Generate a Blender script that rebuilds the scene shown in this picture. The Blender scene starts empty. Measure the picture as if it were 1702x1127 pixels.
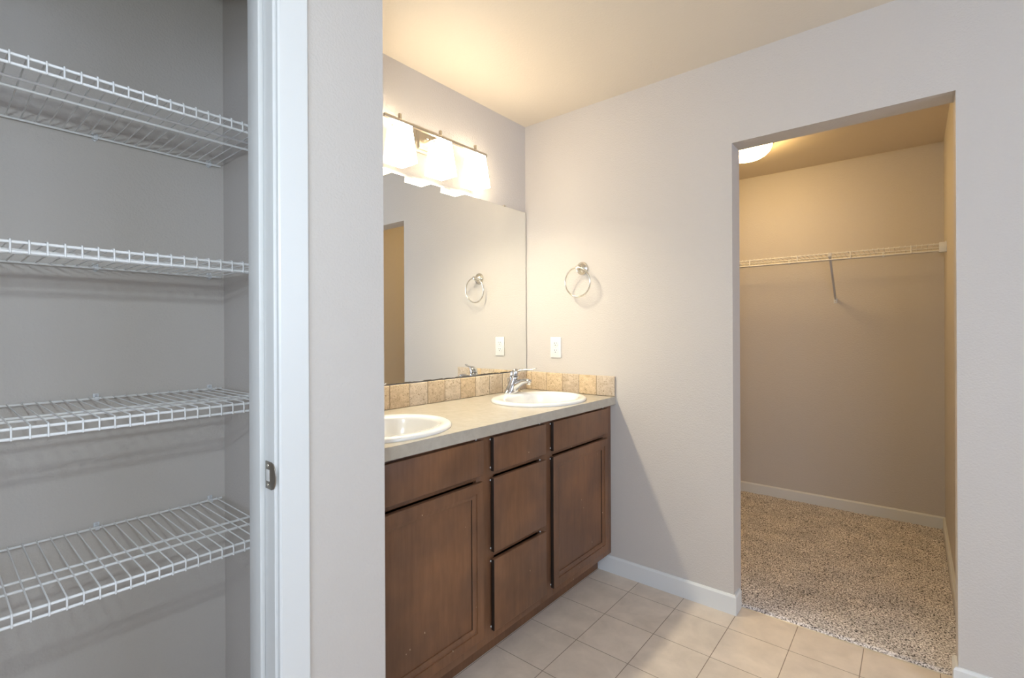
import bpy, bmesh, math, random
from mathutils import Vector, Matrix, noise

# ------------------------------------------------------------------ camera, light, exposure
S = bpy.context.scene
COL = S.collection
random.seed(7)

F_PX, YAW, ROLL, CY, CAM_H = 809.31, math.radians(39.54), math.radians(-0.2594), 551.27, 1.2398
cam_data = bpy.data.cameras.new('camera')
cam_data.sensor_width = 36.0
cam_data.lens = F_PX * 36.0 / 1702.0
cam_data.shift_y = -(563.5 - CY) / 1702.0
cam_data.clip_start = 0.02
cam = bpy.data.objects.new('camera', cam_data)
COL.objects.link(cam)
_f = Vector((-math.sin(YAW), math.cos(YAW), 0))
_r = Vector((math.cos(YAW), math.sin(YAW), 0))
_u = Vector((0, 0, 1))
_c, _s = math.cos(ROLL), math.sin(ROLL)
r2, u2 = _c * _r + _s * _u, -_s * _r + _c * _u
cam.matrix_world = Matrix(((r2.x, u2.x, -_f.x, 0), (r2.y, u2.y, -_f.y, 0), (r2.z, u2.z, -_f.z, CAM_H), (0, 0, 0, 1)))
S.camera = cam

S.view_settings.view_transform = 'Standard'
S.view_settings.look = 'None'
S.view_settings.gamma = 1.0
S.view_settings.use_curve_mapping = False
S.view_settings.exposure = 0.08

W = bpy.data.worlds.new('world'); S.world = W
W.use_nodes = True
W.node_tree.nodes['Background'].inputs[0].default_value = (0.55, 0.75, 1.0, 1)
W.node_tree.nodes['Background'].inputs[1].default_value = 1.0

VANITY_GLOW = (1.0, 0.85, 0.62)              # frosted shades of the vanity light
BULB_GLOW = ((1.0, 0.89, 0.66), 690.0)       # bulbs inside those shades
DOME_GLOW = ((1.0, 0.67, 0.27), 45.0)        # ceiling dome in the walk-in closet
WINDOW_SKY = ((0.66, 0.80, 1.05), 8.1)      # daylight of the window behind the camera and the added fill window

# the photographer's flash, held just above the lens
fl = bpy.data.lights.new('flash', 'POINT'); fl.energy = 24.0; fl.shadow_soft_size = 0.03; fl.color = (0.80, 0.94, 1.0)
flo = bpy.data.objects.new('flash', fl); flo.location = (-0.06, -0.08, 1.57); COL.objects.link(flo)

# ------------------------------------------------------------------ room measures (metres)
XV = -1.758        # vanity wall / linen closet back wall
YW = 2.2585        # wall with the walk-in doorway
XF = -1.015        # face of the linen closet front wall
H = 2.44
WT = 0.115
DX0, DX1, DZ = -0.612, 0.113, 2.061      # doorway
YP0, YP1 = 0.635, 0.730                  # partition between linen closet and vanity
YB = 4.01                                # back wall of walk-in closet
XR = 0.145                               # right wall of walk-in closet
HC = 2.40
JY = 0.460                               # jamb face of linen closet

# ------------------------------------------------------------------ materials
def new_mat(name):
    m = bpy.data.materials.new(name); m.use_nodes = True
    nt = m.node_tree; b = nt.nodes['Principled BSDF']
    return m, nt, b

def simple(name, col, rough=0.5, metal=0.0, spec=0.5, coat=0.0):
    m, nt, b = new_mat(name)
    b.inputs['Base Color'].default_value = (*col, 1)
    b.inputs['Roughness'].default_value = rough
    b.inputs['Metallic'].default_value = metal
    b.inputs['Specular IOR Level'].default_value = spec
    b.inputs['Coat Weight'].default_value = coat
    return m

def N(nt, t, **kw):
    n = nt.nodes.new(t)
    for k, v in kw.items():
        if k in n.inputs: n.inputs[k].default_value = v
        else: setattr(n, k, v)
    return n

def paint(name, col, bump=0.35, scale=150.0, rough=0.55):
    m, nt, b = new_mat(name)
    tc = N(nt, 'ShaderNodeTexCoord')
    n1 = N(nt, 'ShaderNodeTexNoise', Scale=scale, Detail=2.0, Roughness=0.5)
    n2 = N(nt, 'ShaderNodeTexNoise', Scale=1.3, Detail=2.0)
    nt.links.new(tc.outputs['Object'], n1.inputs['Vector'])
    nt.links.new(tc.outputs['Object'], n2.inputs['Vector'])
    mix = N(nt, 'ShaderNodeMix', data_type='RGBA')
    mix.inputs[6].default_value = (*[c * 0.97 for c in col], 1)
    mix.inputs[7].default_value = (*[c * 1.03 for c in col], 1)
    nt.links.new(n2.outputs['Fac'], mix.inputs[0])
    nt.links.new(mix.outputs[2], b.inputs['Base Color'])
    bp = N(nt, 'ShaderNodeBump', Strength=bump, Distance=0.0022)
    nt.links.new(n1.outputs['Fac'], bp.inputs['Height'])
    nt.links.new(bp.outputs['Normal'], b.inputs['Normal'])
    b.inputs['Roughness'].default_value = rough
    b.inputs['Specular IOR Level'].default_value = 0.25
    return m

def glow(name, col, strength, diffuse=(0.9, 0.9, 0.88)):
    m, nt, b = new_mat(name)
    b.inputs['Base Color'].default_value = (*diffuse, 1)
    b.inputs['Roughness'].default_value = 0.35
    b.inputs['Emission Color'].default_value = (*col, 1)
    b.inputs['Emission Strength'].default_value = strength
    return m

M = {}
M['wall'] = paint('greige wall paint', (0.59, 0.55, 0.515), bump=0.6)
M['ceil'] = paint('ceiling paint', (0.70, 0.62, 0.52), bump=0.3, scale=110)
M['trim'] = simple('white trim enamel', (0.72, 0.73, 0.73), 0.35)
M['wire'] = simple('white vinyl coated wire', (0.82, 0.82, 0.82), 0.4)
M['clip'] = simple('white plastic clip', (0.72, 0.74, 0.77), 0.3)
M['plastic'] = simple('white plastic plate', (0.74, 0.74, 0.73), 0.3)
M['dark'] = simple('dark slot', (0.03, 0.03, 0.03), 0.6)
M['chrome'] = simple('polished chrome', (0.60, 0.60, 0.61), 0.07, 1.0)
M['nickel'] = simple('brushed nickel', (0.60, 0.54, 0.45), 0.28, 1.0)
M['ringmetal'] = simple('satin nickel', (0.70, 0.66, 0.58), 0.2, 1.0)
M['strike'] = simple('dull nickel strike', (0.33, 0.30, 0.26), 0.42, 1.0)
M['mirror'] = simple('silvered mirror', (0.93, 0.94, 0.92), 0.0, 1.0)
M['mirroredge'] = simple('mirror edge', (0.10, 0.08, 0.06), 0.4)
M['porcelain'] = simple('white porcelain', (0.84, 0.83, 0.81), 0.12, 0.0, 0.5, 0.3)
M['grout'] = simple('sand grout', (0.40, 0.31, 0.21), 0.9)
M['shade'] = glow('frosted shade glass', VANITY_GLOW, 2.4)
M['shade_front'] = glow('frosted shade glass front', VANITY_GLOW, 21.0)
M['shade_top'] = glow('frosted shade glass top', VANITY_GLOW, 27.0)
M['bulb'] = glow('lit lamp bulb', *BULB_GLOW)
M['dome'] = glow('frosted dome glass', *DOME_GLOW)
M['sky'] = glow('window daylight', *WINDOW_SKY)
M['black'] = simple('black gap', (0.012, 0.009, 0.008), 0.8)
M['alu'] = simple('carpet strip metal', (0.75, 0.68, 0.55), 0.3, 1.0)
M['bracebar'] = simple('grey painted steel', (0.58, 0.58, 0.60), 0.4)

def wood():
    m, nt, b = new_mat('dark stained maple')
    tc = N(nt, 'ShaderNodeTexCoord')
    mp = N(nt, 'ShaderNodeMapping'); mp.inputs['Scale'].default_value = (30, 30, 3.0)
    nt.links.new(tc.outputs['Object'], mp.inputs['Vector'])
    n1 = N(nt, 'ShaderNodeTexNoise', Scale=2.2, Detail=6.0, Roughness=0.6)
    nt.links.new(mp.outputs[0], n1.inputs['Vector'])
    n2 = N(nt, 'ShaderNodeTexNoise', Scale=5.0, Detail=3.0)
    nt.links.new(tc.outputs['Object'], n2.inputs['Vector'])
    r1 = N(nt, 'ShaderNodeValToRGB')
    r1.color_ramp.elements[0].position = 0.3; r1.color_ramp.elements[0].color = (0.150, 0.072, 0.037, 1)
    r1.color_ramp.elements[1].position = 0.7; r1.color_ramp.elements[1].color = (0.192, 0.096, 0.051, 1)
    nt.links.new(n1.outputs['Fac'], r1.inputs[0])
    r2_ = N(nt, 'ShaderNodeValToRGB')
    r2_.color_ramp.elements[0].position = 0.35; r2_.color_ramp.elements[0].color = (0.78, 0.76, 0.78, 1)
    r2_.color_ramp.elements[1].position = 0.68; r2_.color_ramp.elements[1].color = (1.25, 1.15, 1.0, 1)
    nt.links.new(n2.outputs['Fac'], r2_.inputs[0])
    mul = N(nt, 'ShaderNodeMix', data_type='RGBA', blend_type='MULTIPLY'); mul.inputs[0].default_value = 1
    nt.links.new(r1.outputs[0], mul.inputs[6]); nt.links.new(r2_.outputs[0], mul.inputs[7])
    # sparse pale chips in the finish
    mpv = N(nt, 'ShaderNodeMapping'); mpv.inputs['Scale'].default_value = (1.0, 1.6, 0.75)
    nt.links.new(tc.outputs['Object'], mpv.inputs['Vector'])
    vo = N(nt, 'ShaderNodeTexVoronoi', Scale=17.0)
    nt.links.new(mpv.outputs[0], vo.inputs['Vector'])
    lt = N(nt, 'ShaderNodeMath', operation='LESS_THAN'); lt.inputs[1].default_value = 0.040
    nt.links.new(vo.outputs['Distance'], lt.inputs[0])
    sep = N(nt, 'ShaderNodeSeparateColor'); nt.links.new(vo.outputs['Color'], sep.inputs[0])
    g = N(nt, 'ShaderNodeMath', operation='GREATER_THAN'); g.inputs[1].default_value = 0.62
    nt.links.new(sep.outputs[0], g.inputs[0])
    a = N(nt, 'ShaderNodeMath', operation='MULTIPLY')
    nt.links.new(lt.outputs[0], a.inputs[0]); nt.links.new(g.outputs[0], a.inputs[1])
    mx = N(nt, 'ShaderNodeMix', data_type='RGBA'); mx.inputs[7].default_value = (0.55, 0.42, 0.30, 1)
    nt.links.new(a.outputs[0], mx.inputs[0]); nt.links.new(mul.outputs[2], mx.inputs[6])
    nt.links.new(mx.outputs[2], b.inputs['Base Color'])
    b.inputs['Roughness'].default_value = 0.36
    b.inputs['Specular IOR Level'].default_value = 0.5
    return m
M['wood'] = wood()
M['edge'] = simple('board edge in painted shade', (0.022, 0.014, 0.010), 0.5)  # shade painted into the sides and undersides of doors and drawer fronts

def laminate():
    m, nt, b = new_mat('beige laminate')
    tc = N(nt, 'ShaderNodeTexCoord')
    n1 = N(nt, 'ShaderNodeTexNoise', Scale=28.0, Detail=5.0, Roughness=0.65, Distortion=0.6)
    nt.links.new(tc.outputs['Object'], n1.inputs['Vector'])
    r = N(nt, 'ShaderNodeValToRGB')
    r.color_ramp.elements[0].position = 0.3; r.color_ramp.elements[0].color = (0.41, 0.37, 0.31, 1)
    r.color_ramp.elements[1].position = 0.7; r.color_ramp.elements[1].color = (0.475, 0.43, 0.365, 1)
    nt.links.new(n1.outputs['Fac'], r.inputs[0]); nt.links.new(r.outputs[0], b.inputs['Base Color'])
    b.inputs['Roughness'].default_value = 0.22
    return m
M['laminate'] = laminate()

def travertine():
    m, nt, b = new_mat('tumbled travertine')
    tc = N(nt, 'ShaderNodeTexCoord'); ge = N(nt, 'ShaderNodeNewGeometry')
    add = N(nt, 'ShaderNodeVectorMath', operation='MULTIPLY_ADD')
    comb = N(nt, 'ShaderNodeCombineXYZ')
    for i in range(3): nt.links.new(ge.outputs['Random Per Island'], comb.inputs[i])
    add.inputs[1].default_value = (37, 11, 23)
    nt.links.new(comb.outputs[0], add.inputs[0]); nt.links.new(tc.outputs['Object'], add.inputs[2])
    base = N(nt, 'ShaderNodeValToRGB')
    cr = base.color_ramp
    cr.elements[0].position = 0.0; cr.elements[0].color = (0.72, 0.60, 0.44, 1)
    cr.elements[1].position = 1.0; cr.elements[1].color = (0.66, 0.53, 0.36, 1)
    e = cr.elements.new(0.3); e.color = (0.66, 0.51, 0.33, 1)
    e = cr.elements.new(0.55); e.color = (0.55, 0.465, 0.375, 1)
    e = cr.elements.new(0.8); e.color = (0.68, 0.57, 0.44, 1)
    nt.links.new(ge.outputs['Random Per Island'], base.inputs[0])
    n1 = N(nt, 'ShaderNodeTexNoise', Scale=38.0, Detail=6.0, Roughness=0.7, Distortion=0.8)
    nt.links.new(add.outputs[0], n1.inputs['Vector'])
    r = N(nt, 'ShaderNodeValToRGB')
    r.color_ramp.elements[0].position = 0.33; r.color_ramp.elements[0].color = (0.80, 0.75, 0.68, 1)
    r.color_ramp.elements[1].position = 0.66; r.color_ramp.elements[1].color = (1.12, 1.12, 1.12, 1)
    nt.links.new(n1.outputs['Fac'], r.inputs[0])
    mul = N(nt, 'ShaderNodeMix', data_type='RGBA', blend_type='MULTIPLY'); mul.inputs[0].default_value = 1
    nt.links.new(base.outputs[0], mul.inputs[6]); nt.links.new(r.outputs[0], mul.inputs[7])
    # pits
    n2 = N(nt, 'ShaderNodeTexNoise', Scale=150.0, Detail=3.0, Roughness=0.6, Distortion=1.0)
    nt.links.new(add.outputs[0], n2.inputs['Vector'])
    pr = N(nt, 'ShaderNodeValToRGB')
    pr.color_ramp.elements[0].position = 0.33; pr.color_ramp.elements[0].color = (0.42, 0.34, 0.25, 1)
    pr.color_ramp.elements[1].position = 0.43; pr.color_ramp.elements[1].color = (1, 1, 1, 1)
    nt.links.new(n2.outputs['Fac'], pr.inputs[0])
    mul2 = N(nt, 'ShaderNodeMix', data_type='RGBA', blend_type='MULTIPLY'); mul2.inputs[0].default_value = 1
    nt.links.new(mul.outputs[2], mul2.inputs[6]); nt.links.new(pr.outputs[0], mul2.inputs[7])
    nt.links.new(mul2.outputs[2], b.inputs['Base Color'])
    bp = N(nt, 'ShaderNodeBump', Strength=0.7, Distance=0.0015)
    nt.links.new(pr.outputs[0], bp.inputs['Height']); nt.links.new(bp.outputs['Normal'], b.inputs['Normal'])
    b.inputs['Roughness'].default_value = 0.6
    return m
M['travertine'] = travertine()

def floor_tile():
    m, nt, b = new_mat('beige floor tile')
    tc = N(nt, 'ShaderNodeTexCoord')
    mp = N(nt, 'ShaderNodeMapping'); mp.inputs['Location'].default_value = (1.275 + 0.224 * 20, -1.902 + 0.2315 * 40, 0)
    nt.links.new(tc.outputs['Object'], mp.inputs['Vector'])
    br = N(nt, 'ShaderNodeTexBrick', offset=0.0, squash=1.0)
    br.inputs['Scale'].default_value = 1.0
    br.inputs['Brick Width'].default_value = 0.224; br.inputs['Row Height'].default_value = 0.2315
    br.inputs['Mortar Size'].default_value = 0.0016; br.inputs['Mortar Smooth'].default_value = 0.3
    br.inputs['Bias'].default_value = 0.0
    br.inputs['Color1'].default_value = (0.66, 0.575, 0.49, 1); br.inputs['Color2'].default_value = (0.70, 0.61, 0.52, 1)
    br.inputs['Mortar'].default_value = (0.28, 0.22, 0.17, 1)
    nt.links.new(mp.outputs[0], br.inputs['Vector'])
    n1 = N(nt, 'ShaderNodeTexNoise', Scale=9.0, Detail=6.0, Roughness=0.62, Distortion=0.4)
    nt.links.new(tc.outputs['Object'], n1.inputs['Vector'])
    r = N(nt, 'ShaderNodeValToRGB')
    r.color_ramp.elements[0].position = 0.3; r.color_ramp.elements[0].color = (0.88, 0.87, 0.86, 1)
    r.color_ramp.elements[1].position = 0.7; r.color_ramp.elements[1].color = (1.08, 1.07, 1.06, 1)
    nt.links.new(n1.outputs['Fac'], r.inputs[0])
    mul = N(nt, 'ShaderNodeMix', data_type='RGBA', blend_type='MULTIPLY'); mul.inputs[0].default_value = 1
    nt.links.new(br.outputs['Color'], mul.inputs[6]); nt.links.new(r.outputs[0], mul.inputs[7])
    nt.links.new(mul.outputs[2], b.inputs['Base Color'])
    inv = N(nt, 'ShaderNodeMath', operation='SUBTRACT'); inv.inputs[0].default_value = 1.0
    nt.links.new(br.outputs['Fac'], inv.inputs[1])
    bp = N(nt, 'ShaderNodeBump', Strength=0.5, Distance=0.002)
    nt.links.new(inv.outputs[0], bp.inputs['Height']); nt.links.new(bp.outputs['Normal'], b.inputs['Normal'])
    b.inputs['Roughness'].default_value = 0.5
    b.inputs['Specular IOR Level'].default_value = 0.35
    return m
M['tile'] = floor_tile()

def carpet_mat():
    m, nt, b = new_mat('speckled frieze carpet')
    tc = N(nt, 'ShaderNodeTexCoord')
    n1 = N(nt, 'ShaderNodeTexNoise', Scale=165.0, Detail=2.0, Roughness=0.6)
    nt.links.new(tc.outputs['Object'], n1.inputs['Vector'])
    r = N(nt, 'ShaderNodeValToRGB'); cr = r.color_ramp
    cr.elements[0].position = 0.38; cr.elements[0].color = (0.085, 0.078, 0.078, 1)
    cr.elements[1].position = 0.66; cr.elements[1].color = (0.97, 0.95, 0.95, 1)
    e = cr.elements.new(0.45); e.color = (0.46, 0.43, 0.42, 1)
    e = cr.elements.new(0.53); e.color = (0.68, 0.64, 0.63, 1)
    nt.links.new(n1.outputs['Fac'], r.inputs[0])
    n2 = N(nt, 'ShaderNodeTexNoise', Scale=7.0, Detail=3.0)
    nt.links.new(tc.outputs['Object'], n2.inputs['Vector'])
    r2_ = N(nt, 'ShaderNodeValToRGB')
    r2_.color_ramp.elements[0].position = 0.35; r2_.color_ramp.elements[0].color = (0.86, 0.85, 0.85, 1)
    r2_.color_ramp.elements[1].position = 0.65; r2_.color_ramp.elements[1].color = (1.08, 1.05, 1.03, 1)
    nt.links.new(n2.outputs['Fac'], r2_.inputs[0])
    mul = N(nt, 'ShaderNodeMix', data_type='RGBA', blend_type='MULTIPLY'); mul.inputs[0].default_value = 1
    nt.links.new(r.outputs[0], mul.inputs[6]); nt.links.new(r2_.outputs[0], mul.inputs[7])
    nt.links.new(mul.outputs[2], b.inputs['Base Color'])
    b.inputs['Roughness'].default_value = 1.0; b.inputs['Specular IOR Level'].default_value = 0.05
    return m
M['carpet'] = carpet_mat()

# ------------------------------------------------------------------ mesh helpers
def box(bm, x0, x1, y0, y1, z0, z1, bev=0.0, seg=2):
    vs = [bm.verts.new((x, y, z)) for x in (x0, x1) for y in (y0, y1) for z in (z0, z1)]
    fs = [(0, 1, 3, 2), (4, 6, 7, 5), (0, 4, 5, 1), (2, 3, 7, 6), (0, 2, 6, 4), (1, 5, 7, 3)]
    faces = [bm.faces.new([vs[i] for i in f]) for f in fs]
    if bev > 0:
        es = list({e for f in faces for e in f.edges})
        bmesh.ops.bevel(bm, geom=es, offset=bev, segments=seg, affect='EDGES', profile=0.5)

def prism(bm, poly, axis, a, b_, bev=0.0):
    """polygon extruded along axis; poly in the other two axes (xy for z, xz for y, yz for x)"""
    def P(p, t):
        return {'z': (p[0], p[1], t), 'y': (p[0], t, p[1]), 'x': (t, p[0], p[1])}[axis]
    A = [bm.verts.new(P(p, a)) for p in poly]; B = [bm.verts.new(P(p, b_)) for p in poly]
    n = len(poly); faces = []
    faces.append(bm.faces.new(A)); faces.append(bm.faces.new(B[::-1]))
    for i in range(n):
        faces.append(bm.faces.new((A[i], B[i], B[(i + 1) % n], A[(i + 1) % n])))
    if bev > 0:
        bmesh.ops.bevel(bm, geom=list({e for f in faces for e in f.edges}), offset=bev, segments=2, affect='EDGES', profile=0.5)

def loft(bm, rings, cap=True, closed=False):
    R = [[bm.verts.new(p) for p in ring] for ring in rings]
    n = len(R[0])
    K = len(R) if closed else len(R) - 1
    for k in range(K):
        a, b_ = R[k], R[(k + 1) % len(R)]
        for i in range(n):
            bm.faces.new((a[i], a[(i + 1) % n], b_[(i + 1) % n], b_[i]))
    if cap and not closed:
        bm.faces.new(R[0][::-1]); bm.faces.new(R[-1])

def tube(bm, pts, r, n=8, closed=False, radii=None):
    pts = [Vector(p) for p in pts]; K = len(pts); rings = []
    prev = None
    for i, p in enumerate(pts):
        if closed: t = pts[(i + 1) % K] - pts[i - 1]
        elif i == 0: t = pts[1] - pts[0]
        elif i == K - 1: t = pts[-1] - pts[-2]
        else: t = (pts[i + 1] - p).normalized() + (p - pts[i - 1]).normalized()
        t.normalize()
        if prev is None:
            ref = Vector((0, 0, 1)) if abs(t.z) < 0.9 else Vector((1, 0, 0))
            u = t.cross(ref).normalized()
        else:
            u = (prev - t * prev.dot(t)).normalized()
        prev = u; v = t.cross(u)
        rr = radii[i] if radii else r
        rings.append([p + (u * math.cos(2 * math.pi * j / n) + v * math.sin(2 * math.pi * j / n)) * rr for j in range(n)])
    loft(bm, rings, cap=True, closed=closed)

def lathe(bm, prof, origin, axis='z', n=32, sx=1.0, sy=1.0, cap=True):
    """profile [(radius, height)] turned about an axis; sx, sy squash the circle into an oval"""
    o = Vector(origin); rings = []
    for (r, h) in prof:
        ring = []
        for j in range(n):
            a = 2 * math.pi * j / n
            c, s = math.cos(a) * r * sx, math.sin(a) * r * sy
            ring.append(o + {'z': Vector((c, s, h)), 'y': Vector((c, h, -s)), '-y': Vector((c, -h, s)), 'x': Vector((h, c, s))}[axis])
        rings.append(ring)
    loft(bm, rings, cap=cap)

def obj(name, bm, mat, parent=None, smooth=35, origin=None):
    """one mesh object; under a parent its vertices become local to the parent's root"""
    bmesh.ops.recalc_face_normals(bm, faces=bm.faces)
    o0 = Vector(origin) if origin is not None else Vector((0, 0, 0))
    if parent is not None:
        q = parent
        while q.parent: q = q.parent
        o0 = Vector(q.location)
    if o0.length > 0: bmesh.ops.translate(bm, verts=bm.verts, vec=-o0)
    me = bpy.data.meshes.new(name); bm.to_mesh(me); bm.free()
    for m in (mat if isinstance(mat, (list, tuple)) else [mat]): me.materials.append(M[m])
    if smooth:
        me.shade_smooth(); me.set_sharp_from_angle(angle=math.radians(smooth))
    o = bpy.data.objects.new(name, me); COL.objects.link(o)
    if parent is not None: o.parent = parent
    else: o.location = o0
    return o

def tag(o, label, cat, group=None, kind=None):
    o['label'] = label; o['category'] = cat
    if group: o['group'] = group
    if kind: o['kind'] = kind
    return o

def thing(name, label, cat, loc, group=None):
    o = bpy.data.objects.new(name, None); o.empty_display_size = 0.05; COL.objects.link(o)
    o.location = loc
    return tag(o, label, cat, group)

def struct(name, bm, mat, parent=None, smooth=None):
    o = obj(name, bm, mat, parent, smooth=smooth)
    if parent is None: o['kind'] = 'structure'
    return o

def dup(root, loc, label):
    r = root.copy(); COL.objects.link(r); r.location = loc; r['label'] = label
    for ch in list(root.children):
        c = ch.copy(); COL.objects.link(c); c.parent = r
        for g in list(ch.children):
            d = g.copy(); COL.objects.link(d); d.parent = c
    return r

def BM(): return bmesh.new()

# ------------------------------------------------------------------ room shell
RX, RY = 2.4, -2.4
bm = BM(); box(bm, XV - 0.12, RX + 0.12, RY - 0.12, YW + 0.075, -0.1, 0.0); struct('floor', bm, 'tile')
bm = BM(); box(bm, XV - 0.12, RX + 0.12, YW + 0.075, YB + 0.12, -0.1, 0.0); struct('floor_closet', bm, 'grout')
bm = BM(); box(bm, XV - 0.12, RX + 0.12, RY - 0.12, YW + WT, H, H + 0.1); struct('ceiling', bm, 'ceil')
bm = BM(); box(bm, XV - 0.12, RX + 0.12, YW + WT, YB + 0.12, HC, HC + 0.14); struct('ceiling_closet', bm, 'ceil')
bm = BM(); box(bm, XV - 0.12, XV, RY - 0.12, YB + 0.12, 0, H); struct('wall_left', bm, 'wall')
bm = BM(); box(bm, XV, RX + 0.12, YB, YB + 0.12, 0, HC); struct('wall_closet_back', bm, 'wall')
bm = BM(); box(bm, XR, XR + 0.1, YW + WT, YB, 0, HC); struct('wall_closet_right', bm, 'wall')

# wall with the doorway: one outline, extruded through the wall thickness
bm = BM()
poly = [(XV, 0), (DX0, 0), (DX0, DZ), (DX1, DZ), (DX1, 0), (RX, 0), (RX, H), (XV, H)]
prism(bm, poly, 'y', YW, YW + WT)
struct('wall_back', bm, 'wall')

# linen closet front wall and the partition that ends beside the vanity
bm = BM()
prism(bm, [(XV, YP0), (XF - WT, YP0), (XF - WT, JY + 0.018), (XF, JY + 0.018), (XF, YP1), (XV, YP1)], 'z', 0, H)
struct('wall_partition', bm, 'wall')
JY2 = -0.26
bm = BM()
box(bm, XF - WT, XF, JY2 - 0.018, JY + 0.018, 2.07, H)
box(bm, XF - WT, XF, RY, JY2 - 0.018, 0, H)
struct('wall_closet_front', bm, 'wall')
bm = BM(); box(bm, XV, XF - WT, -0.66, -0.56, 0, H); struct('wall_closet_side', bm, 'wall')

# walls behind the camera, with the window that lets the daylight in and an added fill window
WX0, WX1, WZ0, WZ1 = 0.55, 2.25, 0.95, 2.20
VY0, VY1, VZ0, VZ1 = 0.75, 1.85, 1.05, 2.10
bm = BM()
box(bm, RX + 0.115, RX + 0.12, RY, YW, 0, H)
box(bm, RX, RX + 0.115, RY, VY0, 0, H); box(bm, RX, RX + 0.115, VY1, YW, 0, H)
box(bm, RX, RX + 0.115, VY0, VY1, 0, VZ0); box(bm, RX, RX + 0.115, VY0, VY1, VZ1, H)
struct('wall_right', bm, 'wall')
bm = BM()
for (a, b_, c, d) in ((VY0, VY1, VZ0, VZ0 + 0.045), (VY0, VY1, VZ1 - 0.045, VZ1), (VY0, VY0 + 0.045, VZ0 + 0.045, VZ1 - 0.045), (VY1 - 0.045, VY1, VZ0 + 0.045, VZ1 - 0.045)):
    box(bm, RX + 0.03, RX + 0.09, a, b_, c, d)
win_fill = struct('window_fill', bm, 'trim')  # added window out of view, put in as daylight fill from the right
bm = BM(); box(bm, RX + 0.057, RX + 0.062, VY0 + 0.045, VY1 - 0.045, VZ0 + 0.045, VZ1 - 0.045)
obj('window_pane', bm, 'sky', win_fill, smooth=None)
bm = BM()
prism(bm, [(XV, 0), (RX + 0.12, 0), (RX + 0.12, H), (XV, H)], 'y', RY - 0.12, RY - 0.115)
box(bm, XV, WX0, RY - 0.115, RY, 0, H); box(bm, WX1, RX + 0.12, RY - 0.115, RY, 0, H)
box(bm, WX0, WX1, RY - 0.115, RY, 0, WZ0); box(bm, WX0, WX1, RY - 0.115, RY, WZ1, H)
struct('wall_front', bm, 'wall')
WM = (WX0 + WX1) / 2
bm = BM()
for (a, b_, c, d) in ((WX0, WX1, WZ0, WZ0 + 0.045), (WX0, WX1, WZ1 - 0.045, WZ1), (WX0, WX0 + 0.045, WZ0 + 0.045, WZ1 - 0.045),
                      (WX1 - 0.045, WX1, WZ0 + 0.045, WZ1 - 0.045), (WM - 0.02, WM + 0.02, WZ0 + 0.045, WZ1 - 0.045)):
    box(bm, a, b_, RY - 0.09, RY - 0.03, c, d)
win = struct('window_1', bm, 'trim')
bm = BM()
box(bm, WX0 + 0.045, WM - 0.02, RY - 0.062, RY - 0.057, WZ0 + 0.045, WZ1 - 0.045)
box(bm, WM + 0.02, WX1 - 0.045, RY - 0.062, RY - 0.057, WZ0 + 0.045, WZ1 - 0.045)
obj('window_pane', bm, 'sky', win, smooth=None)

# ------------------------------------------------------------------ linen closet door frame
bm = BM()
# jamb board, its stop and the head
box(bm, XF - WT, XF, JY, JY + 0.018, 0, 2.07, 0.0015)
box(bm, XF - 0.094, XF - 0.042, JY - 0.011, JY, 0, 2.05, 0.002)
box(bm, XF - WT, XF, JY2 - 0.018, JY2, 0, 2.07, 0.0015)
box(bm, XF - 0.094, XF - 0.042, JY2, JY2 + 0.011, 0, 2.05, 0.002)
box(bm, XF - WT, XF, JY2, JY, 2.052, 2.07)
jamb = struct('door_1', bm, 'trim', smooth=30)
# strike plate let into the jamb
SZ = 0.943
bm = BM()
pl = [(XF - 0.036, SZ - 0.0285), (XF - 0.010, SZ - 0.0285)]
for k in range(13):
    a = -math.pi / 2 + math.pi * k / 12
    pl.append((XF - 0.004 + 0.0125 * math.cos(a), SZ + 0.0265 * math.sin(a)))
pl += [(XF - 0.010, SZ + 0.0285), (XF - 0.036, SZ + 0.0285)]
prism(bm, pl, 'y', JY - 0.0022, JY - 0.0002, 0.0006)
sp = obj('strike_plate', bm, 'strike', jamb)
bm = BM(); box(bm, XF - 0.031, XF - 0.017, JY - 0.0030, JY - 0.0022, SZ - 0.012, SZ + 0.012, 0.0003); obj('latch_hole', bm, 'plastic', sp)
for dz in (-0.020, 0.020):
    bm = BM(); lathe(bm, [(0.0034, 0), (0.003, 0.0008), (0.0005, 0.001)], (XF - 0.024, JY - 0.0022, SZ + dz), '-y', 14); obj('screw', bm, 'ringmetal', sp)
# casing
def casing_profile(y_in, y_out):
    d = 1 if y_out > y_in else -1
    return [(XF, y_in), (XF + 0.009, y_in), (XF + 0.0115, y_in + d * 0.004), (XF + 0.0115, y_out - d * 0.003), (XF + 0.0095, y_out), (XF, y_out)]
bm = BM()
prism(bm, casing_profile(JY + 0.006, JY + 0.071), 'z', 0, 2.13)
struct('trim_1', bm, 'trim')
bm = BM()
prism(bm, casing_profile(JY2 - 0.006, JY2 - 0.071), 'z', 0, 2.13)
box(bm, XF, XF + 0.0115, JY2 - 0.006, JY + 0.006, 2.065, 2.13)
struct('trim_2', bm, 'trim')

# ------------------------------------------------------------------ baseboards
BH, BT = 0.084, 0.013
def base_prof(sign, at):   # cross-section across the board: (offset, z)
    return [(at, 0), (at + sign * BT, 0), (at + sign * BT, BH - 0.008), (at + sign * 0.007, BH), (at, BH)]
bm = BM()
x0 = -1.278
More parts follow.
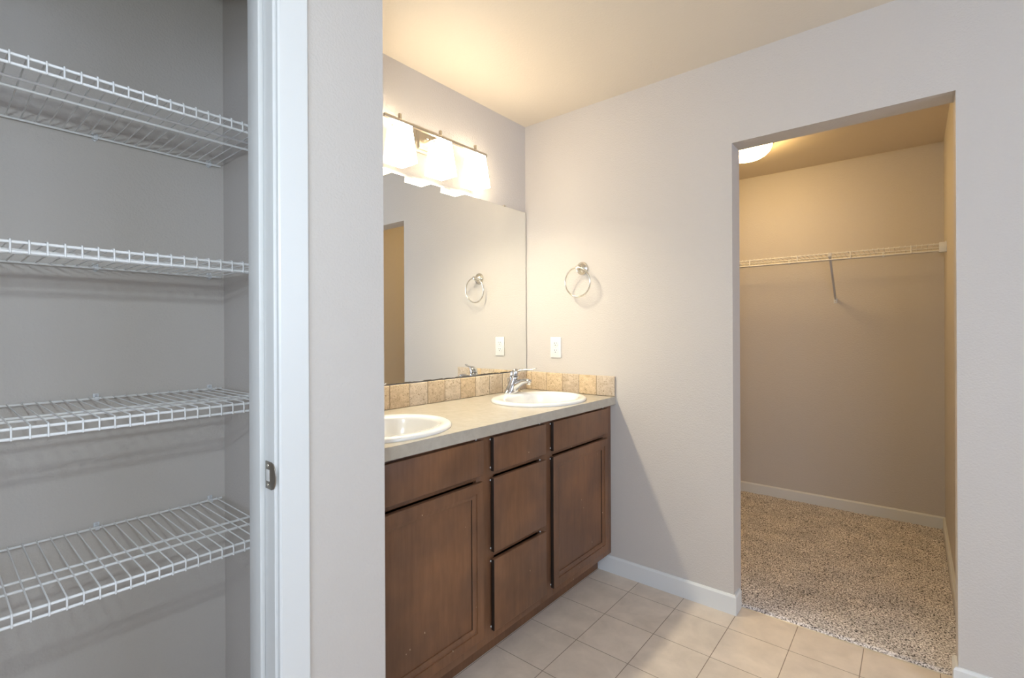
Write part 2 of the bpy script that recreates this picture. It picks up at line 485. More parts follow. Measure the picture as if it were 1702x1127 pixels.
# left of the doorway, turning the corner into it
prof = [(0, 0), (BT, 0), (BT, BH - 0.008), (0.007, BH), (0, BH)]
ringA = [(x0, YW - p[0], p[1]) for p in prof]
ringB = [(DX0 + p[0], YW - p[0], p[1]) for p in prof]
ringC = [(DX0 + p[0], YW + 0.073, p[1]) for p in prof]
loft(bm, [ringA, ringB, ringC]); struct('baseboard_back', bm, 'trim')
bm = BM()
ringA = [(DX1 - p[0], YW + 0.073, p[1]) for p in prof]
ringB = [(DX1 - p[0], YW - p[0], p[1]) for p in prof]
ringC = [(RX, YW - p[0], p[1]) for p in prof]
loft(bm, [ringA, ringB, ringC]); struct('baseboard_right', bm, 'trim')
bm = BM()
ringA = [(XV, YB - p[0], p[1]) for p in prof]
ringB = [(XR - p[0], YB - p[0], p[1]) for p in prof]
ringC = [(XR - p[0], YW + WT, p[1]) for p in prof]
loft(bm, [ringA, ringB, ringC]); struct('baseboard_closet', bm, 'trim')
bm = BM()
ringA = [(XF + p[0], JY + 0.071, p[1]) for p in prof]
ringB = [(XF + p[0], YP1 + p[0], p[1]) for p in prof]
ringC = [(-1.20, YP1 + p[0], p[1]) for p in prof]
bm2 = BM(); loft(bm2, [ringA, ringB]); bm.free(); struct('baseboard_front', bm2, 'trim')

# ------------------------------------------------------------------ carpet and its metal edge strip
def make_carpet():
    bm = BM()
    st = 0.0075
    x0, x1, y0, y1 = XV + 0.014, XR - 0.014, YW + 0.078, YB - 0.014
    nx, ny = int((x1 - x0) / st), int((y1 - y0) / st)
    grid = {}
    def inside(x, y):
        if y < YW + WT + 0.002: return DX0 + 0.001 < x < DX1 - 0.001
        return True
    def V(i, j):
        if (i, j) not in grid:
            x, y = x0 + (x1 - x0) * i / nx, y0 + (y1 - y0) * j / ny
            z = 0.011 + 0.0055 * noise.noise(Vector((x * 95, y * 95, 3))) + 0.003 * noise.noise(Vector((x * 9, y * 9, 8)))
            if j == 0: z = 0.001
            elif j == 1: z *= 0.7
            jx = 0.002 * noise.noise(Vector((x * 140, y * 140, 20))); jy = 0.002 * noise.noise(Vector((x * 140, y * 140, 40)))
            grid[(i, j)] = bm.verts.new((x + jx, y + jy, max(z, 0.001)))
        return grid[(i, j)]
    for i in range(nx):
        for j in range(ny):
            xm, ym = x0 + (x1 - x0) * (i + .5) / nx, y0 + (y1 - y0) * (j + .5) / ny
            if inside(xm, ym): bm.faces.new((V(i, j), V(i + 1, j), V(i + 1, j + 1), V(i, j + 1)))
    return bm
c = obj('carpet', make_carpet(), 'carpet', smooth=180)
tag(c, 'speckled brown and beige carpet covering the walk-in closet floor', 'carpet', kind='stuff')
bm = BM()
prism(bm, [(YW + 0.073, 0.0), (YW + 0.0765, 0.003), (YW + 0.080, 0.0)], 'x', DX0 + BT, DX1 - BT)
struct('trim_3', bm, 'alu')

# ------------------------------------------------------------------ linen closet wire shelves
def make_linen_shelf(z, label):
    t = thing('wire_shelf', label, 'shelf', (XV + 0.2, 0.1, z), 'white wire shelves in the linen closet')
    xb, xa, xm, xf = XV + 0.012, -1.512, -1.456, -1.337
    y0, y1 = -0.54, 0.622
    R, r = 0.0031, 0.00165
    for nm, x, dz in (('back_rail', xb, 0), ('middle_rail', xa, -0.0045), ('middle_rail', xm, -0.0045), ('front_rail', xf, -0.0035), ('lip_rail', xf + 0.001, -0.0225)):
        bm = BM(); tube(bm, [(x, y0, z + dz), (x, y1, z + dz)], R, 10); obj(nm, bm, 'wire', t)
    bm = BM()
    k = -24
    while True:
        y = 0.1075 + 0.02625 * k
        k += 1
        if y > 0.612: break
        if y < y0 + 0.01: continue
        tube(bm, [(xb - 0.001, y, z + 0.0045), (xb + 0.01, y, z + 0.0018), (xf, y, z + 0.0018), (xf + 0.0035, y, z + 0.0002), (xf + 0.0047, y, z - 0.004), (xf + 0.0047, y, z - 0.0255)], r, 6)
    obj('wire_deck', bm, 'wire', t)
    for y in (0.307, 0.590, -0.28):
        bm = BM()
        prism(bm, [(y - 0.0065, 0.013 + z), (y + 0.0065, 0.013 + z), (y + 0.0065, z - 0.004), (y, z - 0.0105), (y - 0.0065, z - 0.004)], 'x', XV, XV + 0.005, 0.0008)
        box(bm, XV + 0.003, XV + 0.0165, y - 0.005, y + 0.005, z - 0.006, z + 0.0045, 0.0012)
        cl = obj('wall_clip', bm, 'clip', t)
        bm = BM(); lathe(bm, [(0.0036, 0), (0.0032, 0.001), (0.0006, 0.0015)], (XV + 0.005, y, z + 0.0085), 'x', 12); obj('screw', bm, 'bracebar', cl)
    return t
s0 = make_linen_shelf(1.783, 'topmost white wire shelf in the linen closet, seen from below')
dup(s0, (XV + 0.2, 0.1, 1.421), 'white wire shelf second from the top in the linen closet, seen nearly edge on')
dup(s0, (XV + 0.2, 0.1, 1.060), 'white wire shelf third from the top in the linen closet, just above strike plate height')
dup(s0, (XV + 0.2, 0.1, 0.702), 'lowest white wire shelf in the linen closet, its deck seen from above')

# ------------------------------------------------------------------ vanity cabinet
CX = -1.207      # face frame plane
DXF = -1.187     # front of doors and drawers
vy0, vy1 = YP1, YW
van = thing('vanity_cabinet', 'dark brown stained wood vanity cabinet with two doors and drawers under the beige countertop', 'cabinet', (-1.48, 1.495, 0))
bm = BM()
box(bm, XV + 0.002, CX - 0.019, vy0 + 0.002, vy0 + 0.017, 0.10, 0.8645); box(bm, XV + 0.002, CX - 0.019, vy1 - 0.017, vy1 - 0.002, 0.10, 0.8645)
box(bm, XV + 0.002, CX - 0.019, vy0 + 0.017, vy1 - 0.017, 0.10, 0.118)
box(bm, XV + 0.002, XV + 0.008, vy0 + 0.017, vy1 - 0.017, 0.118, 0.8645)
obj('carcass', bm, 'wood', van)
bm = BM()
def ff(y0, y1, z0, z1): box(bm, CX - 0.019, CX, y0, y1, z0, z1, 0.001)
zt = 0.8645
ff(vy0 + 0.002, vy0 + 0.083, 0.10, zt); ff(1.258, 1.349, 0.10, zt); ff(1.641, 1.732, 0.10, zt); ff(2.176, vy1 - 0.002, 0.10, zt)
for (a, b_) in ((vy0 + 0.083, 1.258), (1.349, 1.641), (1.732, 2.176)):
    ff(a, b_, 0.10, 0.158); ff(a, b_, 0.835, zt); ff(a, b_, 0.708, 0.724)
ff(1.349, 1.641, 0.408, 0.428)
obj('face_frame', bm, 'wood', van)
bm = BM(); box(bm, -1.295, -1.280, vy0 + 0.002, vy1 - 0.014, 0.0, 0.10); obj('toe_kick', bm, 'wood', van)

def paint_edge_shade(bm):  # side and bottom faces get the near black that stands for shade
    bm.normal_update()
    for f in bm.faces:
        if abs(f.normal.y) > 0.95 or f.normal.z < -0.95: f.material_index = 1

def slab(y0, y1, z0, z1, bumpers=True):
    bm = BM(); box(bm, CX + 0.003, DXF, y0, y1, z0, z1, 0.0022, 3)
    paint_edge_shade(bm)
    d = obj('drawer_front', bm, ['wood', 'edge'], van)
    if bumpers:
        for (yy, zz) in ((y0 - 0.0005, z0 + 0.012), (y0 - 0.0005, z1 - 0.010)):
            bm = BM(); lathe(bm, [(0.0032, 0), (0.0032, 0.0026), (0.001, 0.0032)], (CX, yy + 0.002, zz), 'x', 12); obj('bumper', bm, 'plastic', d)
        bm = BM(); lathe(bm, [(0.0032, 0), (0.0032, 0.0026), (0.001, 0.0032)], (CX, y1 - 0.02, z1 + 0.001), 'x', 12); obj('bumper', bm, 'plastic', d)
    return d
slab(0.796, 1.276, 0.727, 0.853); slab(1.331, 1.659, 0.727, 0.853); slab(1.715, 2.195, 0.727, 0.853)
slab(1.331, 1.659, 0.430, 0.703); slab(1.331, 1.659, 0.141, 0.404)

def panel_door(y0, y1, z0, z1):
    bm = BM()
    f, o_ = DXF, 0.034
    def rect(i, x):
        return [(x, y0 + i, z0 + i), (x, y1 - i, z0 + i), (x, y1 - i, z1 - i), (x, y0 + i, z1 - i)]
    rings = [rect(0, CX + 0.003), rect(0, f - 0.0022), rect(0.0022, f), rect(o_, f), rect(o_ + 0.001, f - 0.0035), rect(o_ + 0.006, f - 0.0035),
             rect(o_ + 0.010, f - 0.0045), rect(o_ + 0.015, f - 0.0075), rect(o_ + 0.018, f - 0.0082), rect(o_ + 0.0185, f - 0.0120), rect(o_ + 0.0215, f - 0.0120)]
    loft(bm, rings)
    bmesh.ops.recalc_face_normals(bm, faces=bm.faces)
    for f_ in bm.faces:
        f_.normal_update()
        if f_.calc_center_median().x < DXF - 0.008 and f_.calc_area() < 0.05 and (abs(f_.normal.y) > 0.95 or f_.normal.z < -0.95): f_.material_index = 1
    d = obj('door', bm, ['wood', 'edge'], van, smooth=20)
    for (yy, zz) in ((y0, z0 + 0.012), (y0, z1 - 0.010)):
        bm = BM(); lathe(bm, [(0.0032, 0), (0.0032, 0.0026), (0.001, 0.0032)], (CX, yy + 0.0015, zz), 'x', 12); obj('bumper', bm, 'plastic', d)
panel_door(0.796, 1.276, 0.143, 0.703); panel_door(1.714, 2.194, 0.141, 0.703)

# ------------------------------------------------------------------ sinks (outlines needed for the countertop too)
SA, SB = 0.258, 0.220         # half width along the counter, half depth
SINKS = [(-1.422, 1.012), (-1.422, 1.930)]
CT0, CT1 = 0.865, 0.9045
def make_counter():
    """slab with two oval cut-outs: bridge polygons between the rectangle and the ovals"""
    bm = BM()
    xa, xb = XV + 0.002, -1.179
    cells = [(vy0 + 0.002, 1.47, SINKS[0]), (1.47, vy1 - 0.002, SINKS[1])]
    n = 64
    for (ya, yb, (cx, cy)) in cells:
        inner, outer = [], []
        for j in range(n):
            a = 2 * math.pi * (j + 0.5) / n
            dx, dy = math.cos(a), math.sin(a)
            inner.append((cx + 0.92 * SB * dx, cy + 0.93 * SA * dy))
            ts = []
            if dx > 1e-9: ts.append((xb - cx) / dx)
            if dx < -1e-9: ts.append((xa - cx) / dx)
            if dy > 1e-9: ts.append((yb - cy) / dy)
            if dy < -1e-9: ts.append((ya - cy) / dy)
            t = min(ts); outer.append([cx + t * dx, cy + t * dy])
        for corner in ((xa, ya), (xa, yb), (xb, ya), (xb, yb)):
            k = min(range(n), key=lambda q: (outer[q][0] - corner[0]) ** 2 + (outer[q][1] - corner[1]) ** 2)
            outer[k] = list(corner)
        It, Ot = [bm.verts.new((*p, CT1)) for p in inner], [bm.verts.new((*p, CT1)) for p in outer]
        Ib, Ob = [bm.verts.new((*p, CT0)) for p in inner], [bm.verts.new((*p, CT0)) for p in outer]
        for j in range(n):
            k = (j + 1) % n
            bm.faces.new((It[j], Ot[j], Ot[k], It[k])); bm.faces.new((Ib[j], Ib[k], Ob[k], Ob[j]))
            bm.faces.new((It[j], It[k], Ib[k], Ib[j]))
            m = ((outer[j][1] + outer[k][1]) / 2)
            if not (abs(outer[j][1] - 1.47) < 1e-6 and abs(outer[k][1] - 1.47) < 1e-6):
                bm.faces.new((Ot[j], Ob[j], Ob[k], Ot[k]))
    bmesh.ops.remove_doubles(bm, verts=bm.verts, dist=1e-5)
    return bm
ct = obj('countertop', make_counter(), 'laminate', smooth=30, origin=(-1.468, 1.495, CT0))
tag(ct, 'beige laminate countertop with two oval basins, resting on the dark vanity cabinet', 'countertop')

def make_sink(loc, label):
    t = thing('sink', label, 'sink', (loc[0], loc[1], CT1), 'oval drop-in sinks in the countertop')
    # (scale, height above counter); bowl centre sits toward the front, leaving a deck for the faucet
    prof = [(0.93, -0.012, 0), (0.995, 0.0, 0), (1.0, 0.003, 0), (0.995, 0.008, 0), (0.975, 0.0125, 0), (0.94, 0.0145, 0), (0.90, 0.0145, 0.2)]
    bowl = [(0.835, 0.0130, 1), (0.812, 0.0085, 1), (0.80, 0.0, 1), (0.785, -0.018, 1), (0.755, -0.045, 1), (0.70, -0.078, 1), (0.60, -0.108, 1), (0.44, -0.128, 1), (0.25, -0.138, 1), (0.09, -0.1405, 1)]
    under = [(0.08, -0.150, 1), (0.27, -0.148, 1), (0.47, -0.138, 1), (0.64, -0.117, 1), (0.75, -0.085, 1), (0.81, -0.045, 1), (0.84, -0.014, 1)]
    n = 72; rings = []
    for (k, h, sh) in prof + bowl + under:
        ring = []
        for j in range(n):
            a = 2 * math.pi * j / n
            bx = SB * k * (0.86 if sh == 1 else (1 if sh == 0 else 0.98))
            ring.append((loc[0] + 0.022 * sh + bx * math.cos(a), loc[1] + SA * k * math.sin(a), CT1 + h))
        rings.append(ring)
    bm = BM(); loft(bm, rings, closed=True)
    basin = obj('basin', bm, 'porcelain', t, smooth=50)
    bm = BM(); lathe(bm, [(0.004, -0.1385), (0.021, -0.1385), (0.023, -0.1375), (0.022, -0.136), (0.017, -0.1365), (0.012, -0.134), (0.002, -0.133)], (loc[0] + 0.022, loc[1], CT1), 'z', 28)
    obj('drain', bm, 'chrome', t)
    bm = BM(); lathe(bm, [(0.0075, 0.0), (0.0075, 0.0015), (0.0045, 0.002)], (loc[0] + 0.022 + 0.155, loc[1], CT1 - 0.030), 'x', 18)
    return t
make_sink(SINKS[1], 'white oval sink at the far end of the counter, next to the outlet wall')
make_sink(SINKS[0], 'white oval sink nearer the camera, half hidden behind the closet wall')

# ------------------------------------------------------------------ faucets
def make_faucet(loc, label):
    x, y = loc; z = CT1 + 0.0148
    t = thing('faucet', label, 'faucet', (x, y, z), 'single lever chrome faucets')
    def oval(cx, rx, ry, zz, n=28, tilt=0.0):
        return [(cx + rx * math.cos(2 * math.pi * j / n), y + ry * math.sin(2 * math.pi * j / n), zz + tilt * math.cos(2 * math.pi * j / n)) for j in range(n)]
    bm = BM()
    loft(bm, [oval(x, 0.029, 0.060, z), oval(x, 0.030, 0.062, z + 0.004), oval(x + 0.001, 0.0285, 0.058, z + 0.009), oval(x + 0.002, 0.0275, 0.050, z + 0.018),
              oval(x + 0.004, 0.0265, 0.041, z + 0.030), oval(x + 0.007, 0.0250, 0.033, z + 0.046), oval(x + 0.010, 0.0235, 0.0270, z + 0.062),
              oval(x + 0.013, 0.0225, 0.0240, z + 0.078, tilt=-0.003), oval(x + 0.015, 0.0215, 0.0225, z + 0.088, tilt=-0.004), oval(x + 0.015, 0.0195, 0.0205, z + 0.0905, tilt=-0.004), oval(x + 0.015, 0.014, 0.014, z + 0.091, tilt=-0.004)])
    obj('body', bm, 'chrome', t, smooth=50)
    # spout: lofted from the body forward, thick at the root, thin at the lip
    bm = BM()
    def ell(cx, cz, w, hh, ang):
        ring = []
        for j in range(22):
            a = 2 * math.pi * j / 22
            dy, dn = w * math.cos(a), hh * math.sin(a)
            ring.append((cx - dn * math.sin(ang), y + dy, cz + dn * math.cos(ang)))
        return ring
    loft(bm, [ell(x + 0.002, z + 0.027, 0.0225, 0.026, 0.75), ell(x + 0.024, z + 0.042, 0.0215, 0.0235, 0.62), ell(x + 0.050, z + 0.056, 0.0190, 0.0185, 0.45),
              ell(x + 0.078, z + 0.066, 0.0160, 0.0135, 0.25), ell(x + 0.102, z + 0.070, 0.0145, 0.0110, 0.05), ell(x + 0.117, z + 0.068, 0.0130, 0.0095, -0.2), ell(x + 0.122, z + 0.066, 0.0085, 0.0055, -0.2)])
    obj('spout', bm, 'chrome', t, smooth=50)
    bm = BM(); lathe(bm, [(0.0085, 0), (0.0095, 0.002), (0.0095, 0.012), (0.0075, 0.014)], (x + 0.109, y, z + 0.050), 'z', 20); obj('aerator', bm, 'chrome', t)
    # lever handle: cap over the body sweeping forward to a thin tip
    bm = BM()
    def hr(cx, cz, w, hh, ang=0.0):
        ring = []
        for j in range(20):
            a = 2 * math.pi * j / 20
            dn = hh * math.sin(a)
            ring.append((cx - dn * math.sin(ang), y + w * math.cos(a), cz + dn * math.cos(ang)))
        return ring
    loft(bm, [oval(x + 0.0155, 0.0195, 0.0205, z + 0.0915, tilt=-0.004), oval(x + 0.016, 0.0218, 0.0228, z + 0.0935, tilt=-0.004), oval(x + 0.017, 0.0212, 0.0222, z + 0.104, tilt=-0.001),
              oval(x + 0.018, 0.0195, 0.0205, z + 0.114, tilt=0.002), oval(x + 0.019, 0.0160, 0.0165, z + 0.121, tilt=0.004), oval(x + 0.020, 0.0100, 0.0100, z + 0.125, tilt=0.004), oval(x + 0.020, 0.003, 0.003, z + 0.126)])
    lx, ly = 0.93, 0.37     # the lever is swung a little toward the corner
    def lv(t_, dz, w, hh):
        c0 = Vector((x + 0.008 + lx * t_, y + ly * t_, z + dz)); ring = []
        for j in range(18):
            a = 2 * math.pi * j / 18
            ring.append(c0 + Vector((-ly, lx, 0)) * (w * math.cos(a)) + Vector((0, 0, 1)) * (hh * math.sin(a)))
        return ring
    loft(bm, [lv(0.000, 0.1120, 0.0130, 0.0075), lv(0.020, 0.1165, 0.0175, 0.0085), lv(0.040, 0.1200, 0.0165, 0.0075), lv(0.062, 0.1225, 0.0135, 0.0055), lv(0.086, 0.1240, 0.0105, 0.0040),
              lv(0.106, 0.1265, 0.0095, 0.0036), lv(0.120, 0.1305, 0.0090, 0.0034), lv(0.125, 0.1325, 0.0050, 0.0018)])
    obj('lever_handle', bm, 'chrome', t, smooth=50)
    bm = BM(); tube(bm, [(x - 0.028, y, z + 0.004), (x - 0.028, y, z + 0.070)], 0.0022, 10); lathe(bm, [(0.0020, 0), (0.0036, 0.003), (0.0036, 0.007), (0.0015, 0.009)], (x - 0.028, y, z + 0.068), 'z', 14)
    obj('drain_rod', bm, 'chrome', t)
    return t
f0 = make_faucet((-1.620, 1.962), 'chrome single lever faucet on the far sink, in front of the mirror corner')
dup(f0, (-1.620, 1.040, CT1 + 0.0148), 'chrome faucet of the nearer sink, almost wholly hidden by the closet wall')

# ------------------------------------------------------------------ travertine backsplash
BZ0, BZ1 = CT1 + 0.001, 1.009
def backsplash(name, label, run):
    t = thing(name, label, 'backsplash', run['loc'], 'tumbled travertine backsplash')
    bm = BM(); gb = run['grout']; box(bm, *gb); obj('grout', bm, 'grout', t)
    bm = BM(); rnd = random.Random(run['seed'])
    for (a, b_) in run['tiles']:
        j = lambda: rnd.uniform(-0.0008, 0.0008)
        if run['axis'] == 'y': box(bm, XV + 0.002, XV + 0.0105 + j(), a + 0.0020 + j(), b_ - 0.0020 + j(), BZ0, BZ1 + j() - 0.0005, 0.0042, 3)
        else: box(bm, a + 0.0014 + j(), b_ - 0.0014 + j(), YW - 0.0105 + j(), YW - 0.002, BZ0, BZ1 + j() - 0.0005, 0.0042, 3)
    obj('tile_row', bm, 'travertine', t, smooth=40)
ed = [1.286 + 0.1072 * k for k in range(-5, 10)]
tiles = [(max(a, vy0 + 0.002), min(a + 0.1072, YW - 0.012)) for a in ed if a + 0.1072 > vy0 + 0.02]
backsplash('backsplash', 'long row of tumbled travertine tiles between countertop and mirror',
           dict(loc=(XV + 0.005, 1.495, CT1), grout=(XV + 0.001, XV + 0.0075, vy0 + 0.002, YW - 0.001, BZ0, BZ1 - 0.002), tiles=tiles, axis='y', seed=3))
ex = [-1.1775 - 0.1068 * k for k in range(0, 6)]
tilesx = [(max(a - 0.1068, XV + 0.012), a) for a in ex]
backsplash('backsplash', 'short row of tumbled travertine tiles on the outlet wall beside the far sink',
           dict(loc=(-1.468, YW - 0.005, CT1), grout=(XV + 0.0085, -1.1795, YW - 0.0075, YW - 0.001, BZ0, BZ1 - 0.002), tiles=tilesx, axis='x', seed=8))

# ------------------------------------------------------------------ mirror
MZ0, MZ1 = 1.0105, 1.937
mir = thing('mirror', 'large frameless wall mirror above the vanity backsplash', 'mirror', (XV, 1.495, MZ0))
bm = BM(); box(bm, XV + 0.001, XV + 0.0058, vy0 + 0.012, YW - 0.006, MZ0 + 0.0015, MZ1 - 0.001); obj('backing', bm, 'mirroredge', mir)
bm = BM(); box(bm, XV + 0.0058, XV + 0.0068, vy0 + 0.013, YW - 0.007, MZ0 + 0.0035, MZ1 - 0.0015); obj('glass', bm, 'mirror', mir, smooth=None)
for y in (1.0, 2.063):
    bm = BM(); box(bm, XV, XV + 0.0095, y - 0.008, y + 0.008, MZ1 - 0.004, MZ1 + 0.006, 0.0012); obj('mirror_clip', bm, 'nickel', mir)
# worn, flaking lower edge of the silvering
bm = BM(); rnd = random.Random(4)
y = 0.75
pts = []
while y < YW - 0.01:
    pts.append((y, MZ0 + 0.0035 + (rnd.uniform(0.0, 0.0035) if y > 1.3 else 0.0008) + (rnd.uniform(0.001, 0.0045) if 1.83 < y < 2.0 else 0))); y += 0.012
poly = [(pts[0][0], MZ0 + 0.0012)] + pts + [(pts[-1][0], MZ0 + 0.0012)]
prism(bm, poly, 'x', XV + 0.0068, XV + 0.0074)
obj('worn_edge', bm, 'mirroredge', mir, smooth=None)

# ------------------------------------------------------------------ vanity light
BX, FY = -1.678, 1.522
vl = thing('vanity_light', 'brushed nickel vanity light with three frosted glass shades above the mirror', 'wall light', (XV, FY, 2.12))
bm = BM()
def prect(i, x, hy, hz): return [(x, FY - hy + i, 2.124 - hz + i), (x, FY + hy - i, 2.124 - hz + i), (x, FY + hy - i, 2.124 + hz - i), (x, FY - hy + i, 2.124 + hz - i)]
loft(bm, [prect(0, XV, 0.092, 0.058), prect(0, XV + 0.008, 0.092, 0.058), prect(0.004, XV + 0.012, 0.092, 0.058), prect(0.011, XV + 0.013, 0.092, 0.058), prect(0.013, XV + 0.018, 0.092, 0.058), prect(0.018, XV + 0.021, 0.092, 0.058)])
bp_ = obj('backplate', bm, 'nickel', vl, smooth=25)
for dy in (-0.035, 0.035):
    bm = BM(); lathe(bm, [(0.005, 0), (0.005, 0.004), (0.0065, 0.006), (0.0065, 0.011), (0.003, 0.0145)], (XV + 0.021, FY + dy, 2.131), 'x', 16); obj('screw', bm, 'ringmetal', bp_)
bm = BM(); box(bm, XV + 0.018, BX - 0.006, FY - 0.0065, FY + 0.0065, 2.130, 2.143, 0.001)
lathe(bm, [(0.015, 0), (0.015, 0.006), (0.010, 0.010), (0.009, 0.013)], (XV + 0.021, FY, 2.1365), 'x', 20)
obj('arm', bm, 'nickel', vl)
bm = BM(); box(bm, BX - 0.0065, BX + 0.0065, 1.212, 1.834, 2.130, 2.1435, 0.001); obj('bar', bm, 'nickel', vl)
def sq(y, hw, z): return [(BX - hw, y - hw, z), (BX + hw, y - hw, z), (BX + hw, y + hw, z), (BX - hw, y + hw, z)]
for y in (1.292, 1.522, 1.752):
    bm = BM(); lathe(bm, [(0.0075, 2.1435), (0.0075, 2.164), (0.0060, 2.1665)], (BX, y, 0), 'z', 14); obj('finial', bm, 'nickel', vl)
    bm = BM(); lathe(bm, [(0.010, 2.117), (0.010, 2.130)], (BX, y, 0), 'z', 16); obj('socket', bm, 'nickel', vl)
    # hollow square glass shade, open below
    bm = BM()
    prof = [(0.010, 2.1165), (0.0335, 2.1165), (0.0362, 2.1145), (0.0385, 2.092), (0.0430, 2.050), (0.0475, 2.005), (0.0525, 1.957), (0.0490, 1.957), (0.0440, 2.005), (0.0395, 2.050), (0.0350, 2.092), (0.0325, 2.112), (0.010, 2.1125)]
    loft(bm, [sq(y, hw, z) for hw, z in prof], closed=True)
    bmesh.ops.recalc_face_normals(bm, faces=bm.faces)
    for f_ in bm.faces:
        f_.normal_update(); c_ = f_.calc_center_median()
        if f_.normal.x > 0.8 and c_.x > BX: f_.material_index = 1
        elif y > 1.7 and f_.normal.y > 0.8 and c_.y > y: f_.material_index = 1
        elif f_.normal.z > 0.7 and c_.z > 2.114: f_.material_index = 2
    sh = obj('shade', bm, ['shade', 'shade_front', 'shade_top'], vl, smooth=25)
    for (dx, dy, ax) in ((0.037, 0.0, 'x'), (0.0, -0.037, '-y')):
        bm = BM(); lathe(bm, [(0.003, 0), (0.0034, 0.0015), (0.0034, 0.003), (0.001, 0.004)], (BX + dx, y + dy, 2.106), ax, 12); obj('screw', bm, 'nickel', sh)
    bm = BM(); lathe(bm, [(0.010, 2.112), (0.012, 2.070), (0.022, 2.032), (0.027, 2.004), (0.023, 1.982), (0.011, 1.970), (0.001, 1.968)], (BX, y, 0), 'z', 20); obj('bulb', bm, 'bulb', vl)

# ------------------------------------------------------------------ towel ring
TX, TZ = -1.371, 1.577
tr = thing('towel_ring', 'satin nickel towel ring on the beige wall beside the mirror', 'towel ring', (TX, YW, TZ))
bm = BM(); lathe(bm, [(0.035, 0.0), (0.035, 0.004), (0.033, 0.008), (0.029, 0.010), (0.027, 0.015), (0.020, 0.021), (0.0125, 0.026), (0.010, 0.032), (0.010, 0.040), (0.012, 0.045), (0.012, 0.053), (0.009, 0.057), (0.002, 0.058)], (TX, YW, TZ), '-y', 36); obj('mount', bm, 'ringmetal', tr, smooth=30)
bm = BM(); pts = []
for k in range(64):
    a = 2 * math.pi * k / 64
    pts.append((TX + 0.0765 * math.cos(a) - 0.003, YW - 0.048 + 0.006 * math.sin(a) * -1, TZ - 0.0765 + 0.0765 * math.sin(a)))
tube(bm, pts, 0.0042, 12, closed=True); obj('ring', bm, 'ringmetal', tr)

# ------------------------------------------------------------------ outlet
OX, OZ = -1.5445, 1.1505
ou = thing('outlet', 'white duplex wall outlet above the short tile row', 'outlet', (OX, YW, OZ))
bm = BM(); box(bm, OX - 0.0355, OX + 0.0355, YW - 0.006, YW, OZ - 0.0575, OZ + 0.0575, 0.0025, 3); obj('cover_plate', bm, 'plastic', ou)
for dz in (-0.0195, 0.0195):
    bm = BM()
    pl = []
    for k in range(28):
        a = 2 * math.pi * k / 28
        pl.append((OX + 0.0172 * math.cos(a), OZ + dz + max(-0.0135, min(0.0135, 0.0172 * math.sin(a)))))
    prism(bm, pl, 'y', YW - 0.0078, YW - 0.006, 0.0004); rc = obj('receptacle', bm, 'plastic', ou)
    bm = BM()
    box(bm, OX - 0.0075, OX - 0.0050, YW - 0.0083, YW - 0.0078, OZ + dz + 0.000, OZ + dz + 0.008)
    box(bm, OX + 0.0050, OX + 0.0072, YW - 0.0083, YW - 0.0078, OZ + dz + 0.001, OZ + dz + 0.008)
    lathe(bm, [(0.0026, 0), (0.0026, 0.0005)], (OX, YW - 0.0078, OZ + dz - 0.0065), '-y', 12)
    obj('slots', bm, 'dark', rc)
bm = BM(); lathe(bm, [(0.003, 0), (0.0028, 0.0009), (0.0005, 0.0012)], (OX, YW - 0.006, OZ), '-y', 12); obj('screw', bm, 'ringmetal', ou)

# ------------------------------------------------------------------ walk-in closet wire shelf
ws = thing('wire_shelf', 'white wire shelf with one diagonal brace across the walk-in closet back wall', 'shelf', (-0.4, YB - 0.16, 1.70))
zt, zl, yf, ybk = 1.733, 1.690, 3.69, YB - 0.010
for nm, y, z in (('front_rail', yf, zt - 0.004), ('lip_rail', yf - 0.001, zl), ('middle_rail', (yf + ybk) / 2 + 0.01, zt - 0.0045), ('back_rail', ybk, zt)):
    bm = BM(); tube(bm, [(XV + 0.01, y, z), (XR - 0.006, y, z)], 0.0031, 10); obj(nm, bm, 'wire', ws)
bm = BM()
k = 0
x = XV + 0.03
while x < XR - 0.02:
    tube(bm, [(x, ybk - 0.001, zt + 0.0042), (x, ybk - 0.012, zt + 0.0018), (x, yf - 0.002, zt + 0.0018), (x, yf - 0.0055, zt - 0.003), (x, yf - 0.0050, zt - 0.008)], 0.0015, 6)
    x += 0.0256
obj('wire_deck', bm, 'wire', ws)
for x in (-0.885 - 0.291 * 2, -0.885 - 0.291, -0.885, -0.594, -0.304, -0.011):
    bm = BM(); tube(bm, [(x, yf - 0.0045, zt - 0.001), (x, yf - 0.0045, zl)], 0.0036, 8); obj('lip_post', bm, 'wire', ws)
bm = BM(); box(bm, XR - 0.033, XR, yf - 0.009, yf + 0.018, zl - 0.010, zt + 0.004, 0.0015)
lathe(bm, [(0.003, 0), (0.003, 0.006), (0.001, 0.009)], (XR - 0.004, yf, zt + 0.003), 'z', 10)
obj('end_bracket', bm, 'clip', ws)
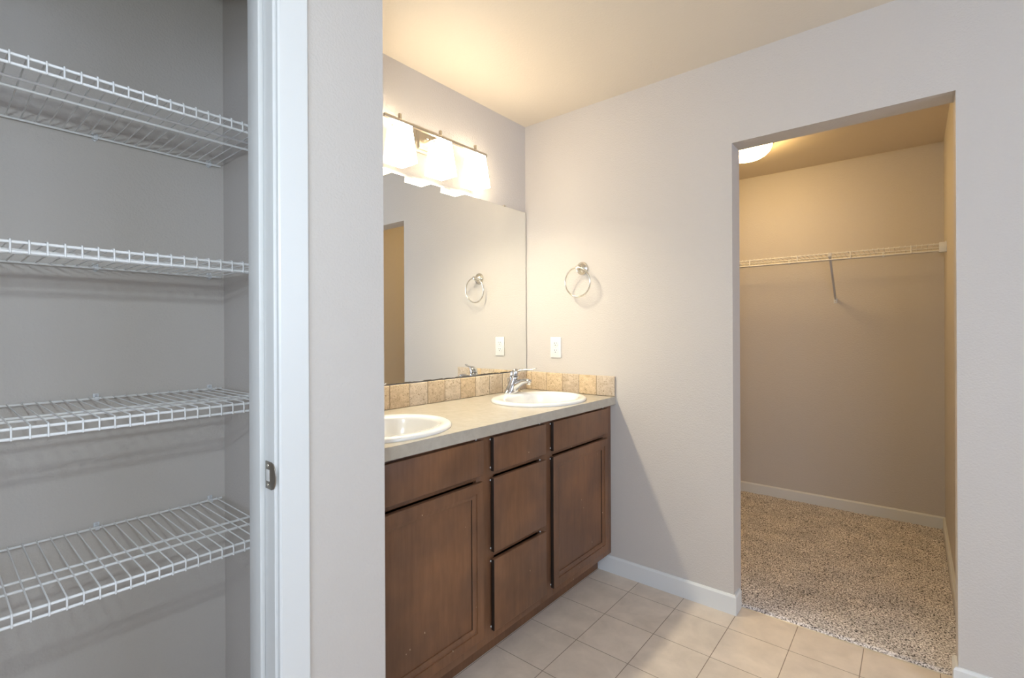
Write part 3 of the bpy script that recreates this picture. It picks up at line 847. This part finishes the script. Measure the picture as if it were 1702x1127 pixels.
for x in (-0.696, -0.153, -1.24):
    bm = BM(); prism(bm, [(x - 0.0065, zt + 0.013), (x + 0.0065, zt + 0.013), (x + 0.0065, zt - 0.008), (x, zt - 0.018), (x - 0.0065, zt - 0.008)], 'y', YB - 0.005, YB, 0.0008)
    box(bm, x - 0.005, x + 0.005, YB - 0.0155, YB - 0.003, zt - 0.006, zt + 0.0045, 0.001)
    obj('wall_clip', bm, 'clip', ws)
xb = -0.412
bm = BM()
ya, za, yb2, zb = yf - 0.006, zl + 0.022, YB - 0.006, 1.455
d = Vector((0, yb2 - ya, zb - za)).normalized(); nrm = Vector((0, -d.z, d.y))
def brect(p, hw, ht):
    p = Vector(p); return [p + Vector((-hw, 0, 0)) - nrm * ht, p + Vector((hw, 0, 0)) - nrm * ht, p + Vector((hw, 0, 0)) + nrm * ht, p + Vector((-hw, 0, 0)) + nrm * ht]
loft(bm, [brect((xb, ya, za), 0.009, 0.0025), brect((xb, ya + d.y * 0.03, za + d.z * 0.03), 0.006, 0.0045), brect((xb - 0.004, yb2, zb), 0.006, 0.0045)])
box(bm, xb - 0.010, xb + 0.010, yf - 0.0085, yf + 0.006, za - 0.004, zt + 0.001, 0.001)
br = obj('support_brace', bm, 'bracebar', ws)
bm = BM(); box(bm, xb - 0.014, xb + 0.006, YB - 0.004, YB, 1.425, 1.462, 0.001); pl_ = obj('brace_foot', bm, 'clip', br)
bm = BM(); lathe(bm, [(0.0042, 0.004), (0.0038, 0.0055), (0.001, 0.0065)], (xb - 0.004, YB, 1.438), '-y', 12)
for v in bm.verts: pass
obj('screw', bm, 'ringmetal', br)

# ------------------------------------------------------------------ walk-in closet ceiling dome
DCX, DCY = -0.80, 3.27
dl = thing('ceiling_light', 'round frosted dome light glowing on the walk-in closet ceiling', 'ceiling light', (DCX, DCY, HC))
bm = BM(); lathe(bm, [(0.145, 0.0), (0.150, -0.004), (0.150, -0.018), (0.146, -0.020)], (DCX, DCY, HC), 'z', 48); obj('base_ring', bm, 'nickel', dl)
bm = BM(); lathe(bm, [(0.144, -0.020), (0.141, -0.034), (0.131, -0.054), (0.114, -0.072), (0.090, -0.087), (0.060, -0.097), (0.03, -0.102), (0.004, -0.1035)], (DCX, DCY, HC), 'z', 48); obj('glass_dome', bm, 'dome', dl, smooth=60)
